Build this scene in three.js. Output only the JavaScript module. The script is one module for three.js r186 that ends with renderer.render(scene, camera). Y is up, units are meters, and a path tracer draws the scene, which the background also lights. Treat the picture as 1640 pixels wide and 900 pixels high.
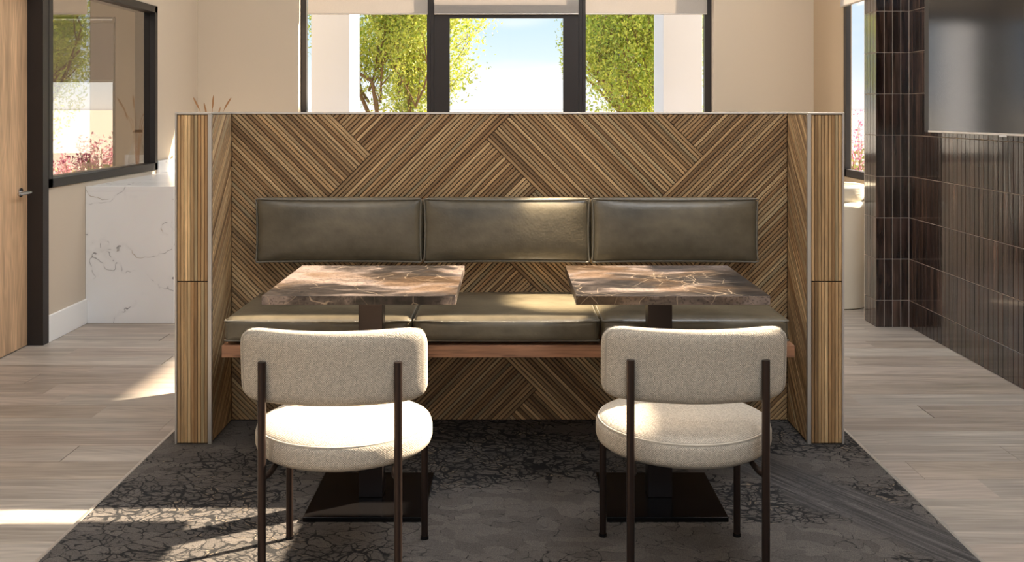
import * as THREE from 'three';
import { RoundedBoxGeometry } from 'three/addons/geometries/RoundedBoxGeometry.js';
import { mergeGeometries, mergeVertices, toCreasedNormals } from 'three/addons/utils/BufferGeometryUtils.js';
import { RectAreaLightUniformsLib } from 'three/addons/lights/RectAreaLightUniformsLib.js';

// ---------------------------------------------------------------- camera, sky, sun, exposure
const scene = new THREE.Scene();
const W = 1640, H = 900, F = 1600, EYE = 1.34;
const camera = new THREE.PerspectiveCamera(2 * Math.atan(H / 2 / F) * 180 / Math.PI, W / H, 0.05, 3000);
camera.position.set(0, EYE, 0);
camera.lookAt(0, EYE, -1);
camera.setViewOffset(W, H, 4, 275, W, H);      // a shift lens: the verticals stay upright
scene.add(camera);

const renderer = new THREE.WebGLRenderer();
renderer.toneMapping = THREE.LinearToneMapping;
renderer.toneMappingExposure = 1.3;
renderer.shadowMap.enabled = true;
RectAreaLightUniformsLib.init();

const rnd = (() => { let s = 20240611; return () => { s = (s * 1664525 + 1013904223) >>> 0; return s / 4294967296; }; })();
const R = (a, b) => a + (b - a) * rnd();
const clamp = (x, a = 0, b = 1) => Math.min(b, Math.max(a, x));
const mix = (a, b, t) => a + (b - a) * t;
const sstep = (a, b, x) => { const t = clamp((x - a) / (b - a)); return t * t * (3 - 2 * t); };

// value noise that repeats every `per` cells
const PERM = new Float32Array(65536); for (let i = 0; i < 65536; i++) PERM[i] = rnd();
const hsh = (x, y, px, py, s) => { x %= px; if (x < 0) x += px; y %= py; if (y < 0) y += py; return PERM[(x * 157 + y * 1871 + s * 7919) & 65535]; };
function noise2(x, y, px, py, s) {
  const xi = Math.floor(x), yi = Math.floor(y); let u = x - xi, v = y - yi;
  u = u * u * (3 - 2 * u); v = v * v * (3 - 2 * v);
  const a = hsh(xi, yi, px, py, s), b = hsh(xi + 1, yi, px, py, s), c = hsh(xi, yi + 1, px, py, s), d = hsh(xi + 1, yi + 1, px, py, s);
  return a + (b - a) * u + (c + (d - c) * u - a - (b - a) * u) * v;
}
function fbm2(x, y, px, py, oct, s) { let a = 0.5, t = 0, n = 0; for (let i = 0; i < oct; i++) { t += a * noise2(x, y, px, py, s + i); n += a; a *= 0.5; x *= 2; y *= 2; px *= 2; py *= 2; } return t / n; }
const noise = (x, y, per, s = 0) => Array.isArray(per) ? noise2(x, y, per[0], per[1], s) : noise2(x, y, per, per, s);
const fbm = (x, y, per, oct = 4, s = 0) => Array.isArray(per) ? fbm2(x, y, per[0], per[1], oct, s) : fbm2(x, y, per, per, oct, s);

// the sky: white at the horizon to blue above, thin clouds, alike all round
{
  const w = 2048, h = 1024, d = new Float32Array(w * h * 4);
  for (let j = 0; j < h; j++) {
    const el = ((j + 0.5) / h - 0.5) * 180;
    for (let i = 0; i < w; i++) {
      const k = (j * w + i) * 4, t = Math.max(0, el);
      const b = 1 - Math.exp(-t / 3.4), z = sstep(5, 90, t);
      let r = mix(1.12, 0.50, b) * mix(1, 0.62, z), g = mix(1.12, 0.74, b) * mix(1, 0.74, z), bl = mix(1.12, 0.96, b) * mix(1, 0.92, z);
      const c = sstep(0.5, 0.8, fbm(i / 64, t * 0.45 + fbm(i / 128, t * 0.1, 16, 3, 9) * 3, 32, 5, 3)) * 0.55;
      r = mix(r, 1.02, c); g = mix(g, 1.03, c); bl = mix(bl, 1.04, c);
      if (el < 0) { r = 0.72; g = 0.70; bl = 0.66; }
      d[k] = r; d[k + 1] = g; d[k + 2] = bl; d[k + 3] = 1;
    }
  }
  const sky = new THREE.DataTexture(d, w, h, THREE.RGBAFormat, THREE.FloatType);
  sky.mapping = THREE.EquirectangularReflectionMapping; sky.magFilter = THREE.LinearFilter; sky.needsUpdate = true;
  scene.background = sky; scene.backgroundIntensity = 0.85;
}
// the sun: from the far right, 36 degrees up
const SUN = new THREE.Vector3(0.865, 0.73, -0.5).normalize();
const sun = new THREE.DirectionalLight(new THREE.Color().setRGB(1, 0.84, 0.64), 22);
sun.position.copy(SUN).multiplyScalar(30); sun.castShadow = true; sun.shadow.radius = 2.2;
sun.shadow.mapSize.set(4096, 4096);
Object.assign(sun.shadow.camera, { left: -12, right: 12, top: 12, bottom: -12, near: 1, far: 70 });
scene.add(sun, sun.target);

// ---------------------------------------------------------------- helpers
const taken = {};
const numbered = (n) => { const k = taken[n] = (taken[n] ?? -1) + 1; return k ? n + '_' + String(k).padStart(3, '0') : n; };
function shade(o) { o.castShadow = true; o.receiveShadow = true; return o; }
function part(name, geo, mat, parent) { const m = shade(new THREE.Mesh(geo, mat)); m.name = name; parent.add(m); return m; }
function thing(name, label, category, [x, y, z] = [0, 0, 0], group) {
  const o = new THREE.Group(); o.name = numbered(name); o.position.set(x, y, z); o.userData = { label, category };
  if (group) o.userData.group = group; scene.add(o); return o;
}
function struct(name, label, geo, mat) { const m = geo ? shade(new THREE.Mesh(geo, mat)) : new THREE.Group(); m.name = name; m.userData = { kind: 'structure', label, category: name.split('_')[0] }; scene.add(m); return m; }
// box from min and max corner
function bx(x0, x1, y0, y1, z0, z1) { const g = new THREE.BoxGeometry(Math.abs(x1 - x0), Math.abs(y1 - y0), Math.abs(z1 - z0)); g.translate((x0 + x1) / 2, (y0 + y1) / 2, (z0 + z1) / 2); return uvm(g); }
function rbx(x0, x1, y0, y1, z0, z1, r = 0.003, s = 2) { const g = new RoundedBoxGeometry(Math.abs(x1 - x0), Math.abs(y1 - y0), Math.abs(z1 - z0), s, r); g.translate((x0 + x1) / 2, (y0 + y1) / 2, (z0 + z1) / 2); return uvm(g); }
// uv in metres by the way a face points; long = axis that runs along u
function uvm(g, long = 'x', ou = 0, ov = 0) {
  if (g.index) g = g.toNonIndexed();
  const p = g.attributes.position, n = g.attributes.normal, uv = new Float32Array(p.count * 2);
  for (let i = 0; i < p.count; i++) {
    const ax = Math.abs(n.getX(i)), ay = Math.abs(n.getY(i)), az = Math.abs(n.getZ(i)), x = p.getX(i), y = p.getY(i), z = p.getZ(i);
    let a, b;
    if (ax >= ay && ax >= az) [a, b] = long === 'y' ? [y, z] : [z, y]; else if (ay >= az) [a, b] = long === 'z' ? [z, x] : [x, z]; else [a, b] = long === 'y' ? [y, x] : [x, y];
    uv[2 * i] = a + ou; uv[2 * i + 1] = b + ov;
  }
  g.setAttribute('uv', new THREE.BufferAttribute(uv, 2)); return g;
}
const merge = (list) => mergeGeometries(list.map((g) => { const q = g.index ? g.toNonIndexed() : g.clone(); for (const k of Object.keys(q.attributes)) if (!['position', 'normal', 'uv', 'color'].includes(k)) q.deleteAttribute(k); return q; }));
function tube(pts, r, seg = 24, rad = 10, closed = false) { return new THREE.TubeGeometry(new THREE.CatmullRomCurve3(pts.map((p) => new THREE.Vector3(...p)), closed, 'catmullrom', 0.5), seg, r, rad, closed); }
function rod(a, b, r0, r1 = r0, n = 14) {
  const A = new THREE.Vector3(...a), B = new THREE.Vector3(...b), d = B.clone().sub(A), g = new THREE.CylinderGeometry(r1, r0, d.length(), n);
  g.applyQuaternion(new THREE.Quaternion().setFromUnitVectors(new THREE.Vector3(0, 1, 0), d.clone().normalize())); g.translate((A.x + B.x) / 2, (A.y + B.y) / 2, (A.z + B.z) / 2); return g;
}
function tex(w, h, fn, srgb = true, rx = 1, ry = 1) {
  const d = new Uint8Array(w * h * 4);
  for (let j = 0; j < h; j++) for (let i = 0; i < w; i++) { const c = fn(i / w, j / h, i, j), k = (j * w + i) * 4; if (typeof c === 'number') d[k] = d[k + 1] = d[k + 2] = clamp(c) * 255; else { d[k] = clamp(c[0]) * 255; d[k + 1] = clamp(c[1]) * 255; d[k + 2] = clamp(c[2]) * 255; } d[k + 3] = 255; }
  const t = new THREE.DataTexture(d, w, h); t.wrapS = t.wrapT = THREE.RepeatWrapping; t.magFilter = THREE.LinearFilter; t.minFilter = THREE.LinearFilter;
  if (srgb) t.colorSpace = THREE.SRGBColorSpace; t.repeat.set(rx, ry); t.needsUpdate = true; return t;
}
const std = (o) => new THREE.MeshStandardMaterial(o), phy = (o) => new THREE.MeshPhysicalMaterial(o);
const rgb = (r, g, b) => new THREE.Color(`rgb(${Math.round(r)},${Math.round(g)},${Math.round(b)})`);

// ---------------------------------------------------------------- materials
const grain = (u, v, per, str) => { const a = fbm(u * 3, v * per, [3, per], 5, 1), f = noise(u * 16, v * per * 6, [16, per * 6], 7); const pore = sstep(0.74, 0.9, noise(u * 10, v * per * 9, [10, per * 9], 12)); return 1 - str * ((a - 0.5) * 1.5 + (f - 0.5) * 0.5 + pore * 0.35); };
const T = {
  slat: tex(512, 256, (u, v) => { const g = grain(u, v, 32, 0.34); return [0.86 * g, 0.85 * g, 0.83 * g]; }, true, 1.2, 4),
  floor: tex(1024, 512, (u, v) => { const g = grain(u, v, 24, 0.22), w = fbm(u * 2, v * 6, [2, 6], 3, 30) - 0.5; const ring = Math.sin((v * 22 + fbm(u * 2, v * 4, [2, 4], 4, 40) * 9) * 6.28) * 0.03; const k = 0.87 * (g + ring + w * 0.12); return [k, k * 0.985, k * 0.965]; }, true, 1 / 1.6, 1 / 0.8),
  walnut: tex(512, 256, (u, v) => { const g = grain(u, v, 16, 0.4); return [0.86 * g, 0.84 * g, 0.8 * g]; }, true, 1, 2),
  weave: tex(256, 256, (u, v, i, j) => { const a = (i >> 2) & 1, b = (j >> 2) & 1, q = Math.sin((i % 4 + 0.5) / 4 * Math.PI) * Math.sin((j % 4 + 0.5) / 4 * Math.PI); return 0.25 + 0.55 * q * ((a ^ b) ? 1 : 0.55) + 0.25 * (rnd() - 0.5); }, false, 5, 5),
  weaveC: tex(256, 256, (u, v, i, j) => { const a = (i >> 2) & 1, b = (j >> 2) & 1, q = 0.84 + ((a ^ b) ? 0.09 : -0.09) + 0.16 * (hsh(i >> 2, j >> 2, 64, 64, 77) - 0.5) + 0.1 * (rnd() - 0.5); return [q, q * 0.985, q * 0.965]; }, true, 5, 5),
  leather: tex(512, 512, (u, v) => { const a = fbm(u * 3, v * 8, [3, 8], 5, 2), b = fbm(u * 24, v * 24, 24, 3, 8); const k = 0.78 + (a - 0.5) * 0.34 + (b - 0.5) * 0.12; return [k, k * 0.985, k * 0.95]; }, true, 1.6, 1.6),
  leatherB: tex(512, 512, (u, v) => fbm(u * 90, v * 90, 90, 2, 5) * 0.5 + fbm(u * 6, v * 6, 6, 3, 15) * 0.5, false, 1.6, 1.6),
  tile: tex(256, 512, (u, v) => { const s = fbm(u * 24, v * 2, [24, 2], 4, 4), c = fbm(u * 3, v * 2, [3, 2], 3, 6); const k = 0.62 + (s - 0.5) * 0.75 + (c - 0.5) * 0.5; return [k, k * 0.93, k * 0.90]; }, true, 1 / 0.4, 1 / 0.5),
  tileB: tex(256, 256, (u, v) => fbm(u * 20, v * 3, [20, 3], 3, 9) * 0.6 + fbm(u * 4, v * 4, 4, 2, 19) * 0.4, false, 1 / 0.3, 1 / 0.5),
  shade: tex(128, 128, (u, v, i, j) => { const k = 0.86 + (((i >> 1) + (j >> 1)) & 1 ? 0.05 : -0.05) + 0.05 * (rnd() - 0.5); return [k, k * 0.985, k * 0.97]; }, true, 4, 4),
  plaster: tex(256, 256, (u, v) => fbm(u * 24, v * 24, 24, 4, 2), false, 1, 1),
  pile: tex(256, 256, (u, v, i, j) => rnd() * 0.7 + 0.3 * noise(u * 64, v * 64, 64, 2), false, 6, 6),
};
const edgeNet = (x, y, per, s) => { const xi = Math.floor(x), yi = Math.floor(y); let a = 9, b = 9; for (let j = -1; j < 2; j++) for (let i = -1; i < 2; i++) { const dx = xi + i + hsh(xi + i, yi + j, per, per, s) - x, dy = yi + j + hsh(xi + i, yi + j, per, per, s + 1) - y, d = dx * dx + dy * dy; if (d < a) { b = a; a = d; } else if (d < b) b = d; } return Math.sqrt(b) - Math.sqrt(a); };
// dark brown marble with rust clouds and pale veins
const ridge = (x) => 1 - Math.abs(2 * x - 1);
T.marble = tex(1024, 1024, (u, v) => {
  const wx = fbm(u * 4, v * 4, 4, 4, 50), wy = fbm(u * 4, v * 4, 4, 4, 60);
  const cloud = fbm(u * 3 + wx * 2.2, v * 9 + wy * 2.2, [3, 9], 6, 2), fine = fbm(u * 40, v * 60, [40, 60], 3, 5), rust = sstep(0.52, 0.75, fbm(u * 3 + wy * 2, v * 7, [3, 7], 4, 70));
  let k = 0.17 + 0.36 * sstep(0.36, 0.70, cloud) + 0.14 * (fine - 0.5);
  let c = [k * 1.08, k * 0.98, k * 0.93];
  c = [mix(c[0], 0.40, rust * 0.55), mix(c[1], 0.30, rust * 0.55), mix(c[2], 0.20, rust * 0.55)];
  let vein = 0;
  for (const [a, s, sc, th] of [[0.5, 81, 3, 0.985], [2.2, 82, 4, 0.985], [1.2, 83, 5, 0.99], [2.8, 84, 3, 0.988]]) { const p = (u * Math.cos(a) + v * Math.sin(a)) * sc + (fbm(u * 5, v * 5, 5, 4, s) - 0.5) * 0.9; vein = Math.max(vein, sstep(th, 0.998, ridge(p - Math.floor(p))) * sstep(0.35, 0.6, noise(u * 6, v * 6, 6, s + 5))); }
  const net = sstep(0.035, 0.008, edgeNet(u * 10 + wx * 1.2, v * 10 + wy * 1.2, 10, 31)) * sstep(0.45, 0.62, fbm(u * 5, v * 5, 5, 3, 91)), hair = sstep(0.04, 0.01, edgeNet(u * 26 + wy * 2, v * 26 + wx * 2, 26, 41)) * sstep(0.5, 0.65, fbm(u * 7, v * 7, 7, 3, 95));
  const speck = sstep(0.66, 0.8, noise(u * 220, v * 220, 220, 17)) * 0.5;
  c = c.map((q, i) => mix(q, [0.10, 0.085, 0.08][i], speck * 0.6));
  vein = Math.max(vein, net * 0.8, hair * 0.45);
  return c.map((q, i) => mix(q, [0.72, 0.65, 0.56][i], vein * 0.8));
}, true, 1 / 1.0, 1 / 1.0);
// white marble with broken grey and ochre veins
T.quartz = tex(1024, 1024, (u, v) => {
  let c = [0.93, 0.925, 0.92]; const m = (fbm(u * 3, v * 3, 3, 4, 90) - 0.5) * 0.05; c = c.map((q) => q + m);
  for (const [a, s, sc] of [[0.35, 21, 1], [1.25, 22, 2], [2.5, 23, 1], [1.9, 24, 2]]) {
    const p = (u * Math.round(Math.cos(a) * 2) + v * Math.round(Math.sin(a) * 2)) * sc * 0.5 + (fbm(u * 4, v * 4, 4, 5, s) - 0.5) * 1.1 + s * 0.37, q = ridge(p - Math.floor(p));
    const on = sstep(0.48, 0.6, fbm(u * 4, v * 4, 4, 3, s + 40)), w = sstep(0.984, 0.998, q) * on * sstep(0.35, 0.6, noise(u * 40, v * 40, 40, s)), soft = sstep(0.9, 1, q) * on * 0.02;
    const gold = sstep(0.5, 0.7, noise(u * 8, v * 8, 8, s + 3));
    c = c.map((x, i) => mix(x - soft, mix([0.45, 0.44, 0.44][i], [0.55, 0.46, 0.34][i], gold), w * 0.7));
  }
  return c;
}, true, 1 / 1.15, 1 / 1.15);
// carpet: worn plates parted by black cracks, tan flecks, streaked bands
{
  const N = 2048; let cell = 0;
  const worley = (x, y, per, s) => { const xi = Math.floor(x), yi = Math.floor(y); let a = 9, b = 9; for (let j = -1; j < 2; j++) for (let i = -1; i < 2; i++) { const dx = xi + i + hsh(xi + i, yi + j, per, per, s) - x, dy = yi + j + hsh(xi + i, yi + j, per, per, s + 1) - y, d = dx * dx + dy * dy; if (d < a) { b = a; a = d; cell = hsh(xi + i, yi + j, per, per, s + 2); } else if (d < b) b = d; } return Math.sqrt(b) - Math.sqrt(a); };
  const f = (u0, v, i, j) => {
    const u = (u0 + 0.5) % 1, dir = 1;
    const w1 = fbm(u * 24, v * 24, 24, 4, 3) - 0.5, w2 = fbm(u * 24, v * 24, 24, 4, 13) - 0.5;
    const a = (u + dir * v * 0.35) * 36 + w1 * 1.7, b = (v - dir * u * 0.3) * 58 + w2 * 2.2;
    const e = worley(a, b, 1024, 1), cellTone = cell;
    const patch = fbm(u * 5 + dir * v * 3, v * 9, 45, 4, 33), fine = rnd();
    const tone = cellTone, th = 0.045 + 0.11 * sstep(0.40, 0.68, patch);
    const e2c = worley(a * 2.6, b * 2.2, 4096, 5), rough = noise(u * 150, v * 190, 1024, 6);
    const busy = sstep(0.46, 0.58, patch + (rough - 0.5) * 0.25);
    const crack = Math.max(sstep(th * 1.2, th * 0.6, e + (rough - 0.5) * 0.05) * sstep(0.3, 0.46, patch + (rough - 0.5) * 0.3), sstep(0.17, 0.08, e2c) * busy);
    const fleck = sstep(0.06, 0.02, Math.abs(e - th - 0.06)) * (1 - crack) * sstep(0.55, 0.66, fbm(u * 40, v * 50, 200, 3, 44)) * busy;
    const across = v - 0.647 - 1.62 * (u - 0.824), band = sstep(0.10, 0.06, Math.abs(across + (fbm(u * 14, v * 14, 64, 3, 55) - 0.5) * 0.1)) * sstep(0.58, 0.66, u + (rough - 0.5) * 0.1);
    const streak = noise(u * 26 + 5, across * 230 + 400, 4096, 61) * 0.6 + noise(u * 60 + 5, across * 520 + 900, 4096, 63) * 0.4;
    let k = 0.34 + 0.07 * (tone - 0.5) + 0.06 * (fbm(u * 12, v * 12, 12, 3, 71) - 0.5) + 0.16 * (fine - 0.5);
    let c = [k * 1.07, k, k * 0.94];
    if (band > 0.001) { const q = 0.15 + 0.28 * streak + 0.08 * (fine - 0.5); c = c.map((x, n) => mix(x, q * [1.05, 1, 0.97][n], band)); }
    const cr = crack * (1 - 0.85 * band); c = c.map((x, n) => mix(x, [0.065, 0.06, 0.06][n] + 0.04 * fine, cr));
    return c.map((x, n) => mix(x, [0.58, 0.51, 0.42][n], fleck * 0.9 * (1 - band)));
  };
  T.carpet = tex(N, N, f, true, 1 / 2.78, 1 / 2.78);
}
console.log('textures');

const M = {
  wall: std({ color: rgb(202, 188, 169), roughness: 0.9, bumpMap: T.plaster, bumpScale: 0.0006 }),
  wallTan: std({ color: rgb(184, 162, 134), roughness: 0.9, bumpMap: T.plaster, bumpScale: 0.0006 }),
  office: std({ color: rgb(206, 190, 166), roughness: 0.9 }),
  ceiling: std({ color: rgb(226, 222, 218), roughness: 0.95 }),
  white: std({ color: rgb(240, 238, 234), roughness: 0.5 }),
  column: std({ color: rgb(198, 204, 218), roughness: 0.9 }),
  black: std({ color: rgb(38, 32, 30), roughness: 0.5 }),
  bronze: std({ color: rgb(62, 50, 45), roughness: 0.33, metalness: 0.75 }),
  tableMetal: std({ color: rgb(52, 44, 42), roughness: 0.3, metalness: 0.7 }),
  plate: std({ color: rgb(26, 24, 24), roughness: 0.25, metalness: 0.5 }),
  alu: std({ color: rgb(205, 198, 190), roughness: 0.38, metalness: 0.75 }),
  steel: std({ color: rgb(190, 188, 186), roughness: 0.25, metalness: 1 }),
  grout: std({ color: rgb(222, 208, 194), roughness: 0.95 }),
  slat: std({ color: 0xffffff, vertexColors: true, map: T.slat, roughness: 0.55 }),
  groove: std({ color: rgb(52, 36, 24), roughness: 0.8 }),
  walnut: std({ color: rgb(184, 134, 104), map: T.walnut, roughness: 0.45 }),
  oakDoor: std({ color: rgb(226, 190, 152), map: T.floor, roughness: 0.5 }),
  fabric: std({ color: rgb(220, 210, 195), map: T.weaveC, bumpMap: T.weave, bumpScale: 0.0016, roughness: 0.95 }),
  piping: std({ color: rgb(206, 194, 176), roughness: 0.9 }),
  leather: phy({ color: rgb(126, 117, 100), map: T.leather, bumpMap: T.leatherB, bumpScale: 0.0007, roughness: 0.3, specularIntensity: 1 }),
  leatherPipe: phy({ color: rgb(112, 106, 94), roughness: 0.4 }),
  marble: phy({ color: rgb(226, 222, 218), map: T.marble, specularIntensity: 0.3, roughness: 0.34 }),
  quartz: phy({ color: 0xffffff, map: T.quartz, roughness: 0.25 }),
  carpet: std({ color: 0xffffff, map: T.carpet, bumpMap: T.pile, bumpScale: 0.002, roughness: 1 }),
  floorBase: std({ color: rgb(92, 80, 70), roughness: 0.8 }),
  glass: phy({ color: 0xffffff, transmission: 1, roughness: 0, thickness: 0, ior: 1.12 }),
  officeGlass: phy({ color: rgb(246, 240, 232), transmission: 1, roughness: 0, thickness: 0, ior: 2.2 }),
  vaseGlass: phy({ color: rgb(245, 245, 243), transmission: 1, roughness: 0.02, thickness: 0, ior: 1.5 }),
  shade: phy({ color: rgb(238, 234, 230), map: T.shade, roughness: 1, transmission: 0.55, thickness: 0 }),
  shadeGrey: phy({ color: rgb(214, 206, 206), map: T.shade, roughness: 1, transmission: 0.25, thickness: 0 }),
  screen: phy({ color: rgb(14, 12, 12), roughness: 0.12, specularIntensity: 1, ior: 1.55 }),
  grass: std({ color: rgb(168, 124, 84), roughness: 0.9 }),
  twine: std({ color: rgb(112, 88, 64), roughness: 0.95 }),
  stone: std({ color: rgb(226, 218, 200), roughness: 0.95, bumpMap: T.plaster, bumpScale: 0.004 }),
  ground: std({ color: rgb(150, 147, 142), roughness: 1 }),
  bark: std({ color: rgb(126, 98, 70), roughness: 0.95 }),
  leaf: phy({ color: 0xffffff, roughness: 0.8, transmission: 0.4, thickness: 0, side: THREE.DoubleSide }),
  unseenLampGlow: std({ color: 0xffffff, emissive: rgb(255, 246, 232), emissiveIntensity: 1.2, roughness: 0.6 }),
};
const floorTones = [[170, 162, 153], [176, 169, 161], [164, 154, 144], [172, 162, 153], [168, 160, 152], [160, 149, 138]].map((c) => std({ color: rgb(...c.map((x) => x * 1.12)), map: T.floor, roughness: 0.42, bumpMap: T.floor, bumpScale: 0.0004 }));
const tileTones = [[100, 84, 76], [88, 72, 66], [112, 94, 84], [78, 64, 60], [122, 102, 90], [94, 76, 66]].map((c) => phy({ color: rgb(...c), map: T.tile, roughness: 0.16, bumpMap: T.tileB, bumpScale: 0.0012, clearcoat: 0.5, clearcoatRoughness: 0.06 }));

// ---------------------------------------------------------------- the room
const XL = -2.655, XR = 2.59, XT = 2.457, ZB = -8.51, ZN = 3.0, CEIL = 4.0;
// floor: slab and planks that run across the room
{
  const fl = struct('floor', 'grey-brown oak plank floor', bx(-7, 3.0, -0.2, -0.008, -9.2, ZN), M.floorBase);
  const geos = {};
  const plank = (len, v) => { const k = len.toFixed(3) + v; if (geos[k]) return geos[k]; const g = new THREE.BoxGeometry(len - 0.0012, 0.008, 0.1788); g.translate(0, -0.004, 0); return geos[k] = uvm(g, 'x', v * 0.37, v * 0.21); };
  const x0 = XL - 0.1, x1 = XR + 0.14;
  for (let r = 0, z = -8.75; z < 0.2; z += 0.18, r++) {
    let x = x0 - R(0, 1.2);
    while (x < x1) {
      const a = Math.max(x, x0), b = Math.min(x + 1.22, x1); x += 1.22;
      if (b - a < 0.05 || (a > -1.38 && b < 1.38 && z > -4.85)) continue;
      const m = part('plank', plank(Math.round((b - a) * 50) / 50, Math.floor(rnd() * 5)), floorTones[Math.floor(rnd() * 6)], fl);
      m.position.set((a + b) / 2, 0, z);
    }
  }
  struct('floor_near', 'plank floor behind the viewer', bx(XL, XR, -0.008, 0, 0.11, ZN), floorTones[0]);
  struct('floor_office', 'floor of the office behind the glass', bx(-6.2, XL - 0.1, -0.008, 0, -8.51, -2), floorTones[2]);
}
struct('ceiling', 'white ceiling', bx(-7, 3.0, CEIL, CEIL + 0.2, -9.2, ZN + 0.2), M.ceiling);
// back wall with the window opening
const OX0 = -1.80, OX1 = 1.742, HEAD = 2.85, ZF = -8.63;
struct('wall_back', 'beige back wall round the window front', merge([bx(-2.9, OX0, 0, CEIL, -8.78, ZB), bx(OX1, 2.75, 0, CEIL, -8.78, ZB), bx(OX0, OX1, HEAD, CEIL, -8.78, ZB), bx(OX0, -0.712, 0, 0.88, -8.78, ZB), bx(0.658, OX1, 0, 0.88, -8.78, ZB)]), M.wall);
// left wall: door, office window
struct('wall_left', 'beige wall with the office window', merge([
  bx(XL - 0.14, XL, 0, CEIL, -8.52, -7.51), bx(XL - 0.14, XL, 0, 0.885, -7.51, -5.73), bx(XL - 0.14, XL, 2.115, CEIL, -7.51, -5.73),
  bx(XL - 0.14, XL, 2.115, CEIL, -5.73, -4.66), bx(XL - 0.14, XL, 0, CEIL, -4.66, ZN)]), M.wall);
// right wall: low window far back, unseen clerestory strip above, sized for the sun patches
const CS = 2.20, CH = 3.83, C0 = -7.95, C1 = -2.6;
struct('wall_right', 'tan wall with a window beside the tiled column', merge([
  bx(XR, XR + 0.06, 0, 2.9, -8.52, -7.74), bx(XR, XR + 0.06, 2.9, CEIL, -8.52, C0), bx(XR, XR + 0.06, 0, 0.82, -7.74, -6.55), bx(XR, XR + 0.06, CH, CEIL, C0, -6.55),
  bx(XR, XR + 0.06, 2.8, 2.9, -7.74, -6.55), bx(XR, XR + 0.06, 0, CS, -6.55, C1), bx(XR, XR + 0.06, CH, CEIL, -6.55, C1), bx(XR, XR + 0.06, 0, CEIL, C1, ZN)]), M.wallTan);
// unseen wall behind the viewer, its wide glazing placed for frontal light
struct('wall_near', 'unseen wall with wide glazing behind the viewer, placed for soft frontal light', merge([bx(XL, XR, 0, 0.15, ZN, ZN + 0.14), bx(XL, XR, 3.5, CEIL, ZN, ZN + 0.14), bx(XL, XL + 0.3, 0.15, 3.5, ZN, ZN + 0.14), bx(XR - 0.3, XR, 0.15, 3.5, ZN, ZN + 0.14)]), M.wall);
{
  const w = struct('window_unseen_4', 'unseen black framed glazing behind the viewer, placed for soft frontal light');
  part('window_frame', merge([-2.33, -1.17, 0, 1.17, 2.27].map((x) => bx(x - 0.03, x + 0.03, 0.15, 3.5, ZN + 0.03, ZN + 0.1)).concat([bx(-2.36, 2.3, 2.3, 2.36, ZN + 0.03, ZN + 0.1)])), M.black, w);
  const e = [-2.30, -1.20, -1.14, -0.03, 0.03, 1.14, 1.20, 2.24];
  for (let i = 0; i < 8; i += 2) part('pane', bx(e[i], e[i + 1], 0.15, 3.5, ZN + 0.06, ZN + 0.062), M.glass, w);
}
// the office behind the glass
{
  struct('wall_office', 'tan walls of the office behind the glass', merge([
    bx(-3.357, -2.79, 0, 3.0, -8.66, ZB), bx(-6.3, -5.7, 0, 3.0, -8.66, ZB), bx(-5.7, -3.357, 2.13, 3.0, -8.66, ZB), bx(-5.7, -3.357, 0, 0.55, -8.66, ZB),
    bx(-6.3, -6.2, 0, 3.0, -8.6, -2), bx(-6.3, -2.79, 0, 3.0, -2.1, -2)]), M.office);
  struct('ceiling_office', 'ceiling of the office', bx(-6.3, -2.79, 3.0, 3.1, -8.66, -2), M.ceiling);
  const w = struct('window_3', 'office window half covered by a grey roller shade');
  part('window_frame', merge([bx(-3.40, -3.357, 0.55, 2.13, -8.62, -8.56), bx(-4.46, -4.40, 0.55, 2.13, -8.62, -8.56), bx(-5.7, -5.65, 0.55, 2.13, -8.62, -8.56), bx(-5.7, -3.357, 0.55, 0.6, -8.62, -8.56), bx(-5.7, -3.357, 2.08, 2.13, -8.62, -8.56)]), M.black, w);
  part('pane', bx(-4.40, -3.40, 0.6, 2.08, -8.592, -8.59), M.glass, w); part('pane', bx(-5.65, -4.46, 0.6, 2.08, -8.592, -8.59), M.glass, w);
  const s = thing('roller_shade', 'grey roller shade drawn half down over the office window', 'shade', [-4.53, 2.13, -8.53]);
  part('shade_cloth', bx(-1.15, 1.15, -0.54, -0.03, -0.001, 0.001), M.shadeGrey, s); part('hem_bar', rbx(-1.15, 1.15, -0.56, -0.54, -0.006, 0.006, 0.004), M.alu, s); part('roller', rod([-1.15, -0.03, 0], [1.15, -0.03, 0], 0.025), M.alu, s);
}
// window in the left wall
{
  const w = struct('window_1', 'black framed office window in the beige wall'), z0 = -7.505, z1 = -5.735, y0 = 0.888, y1 = 2.112, f = 0.05, xo = XL + 0.012, xi = XL - 0.14;
  part('window_frame', merge([bx(xi, xo, y0, y0 + f, z0, z1), bx(xi, xo, y1 - f, y1, z0, z1), bx(xi, xo, y0, y1, z0, z0 + f), bx(xi, xo, y0, y1, z1 - f, z1)]), M.black, w);
  part('pane', bx(XL - 0.032, XL - 0.03, y0 + f, y1 - f, z0 + f, z1 - f), M.officeGlass, w);
}
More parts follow.
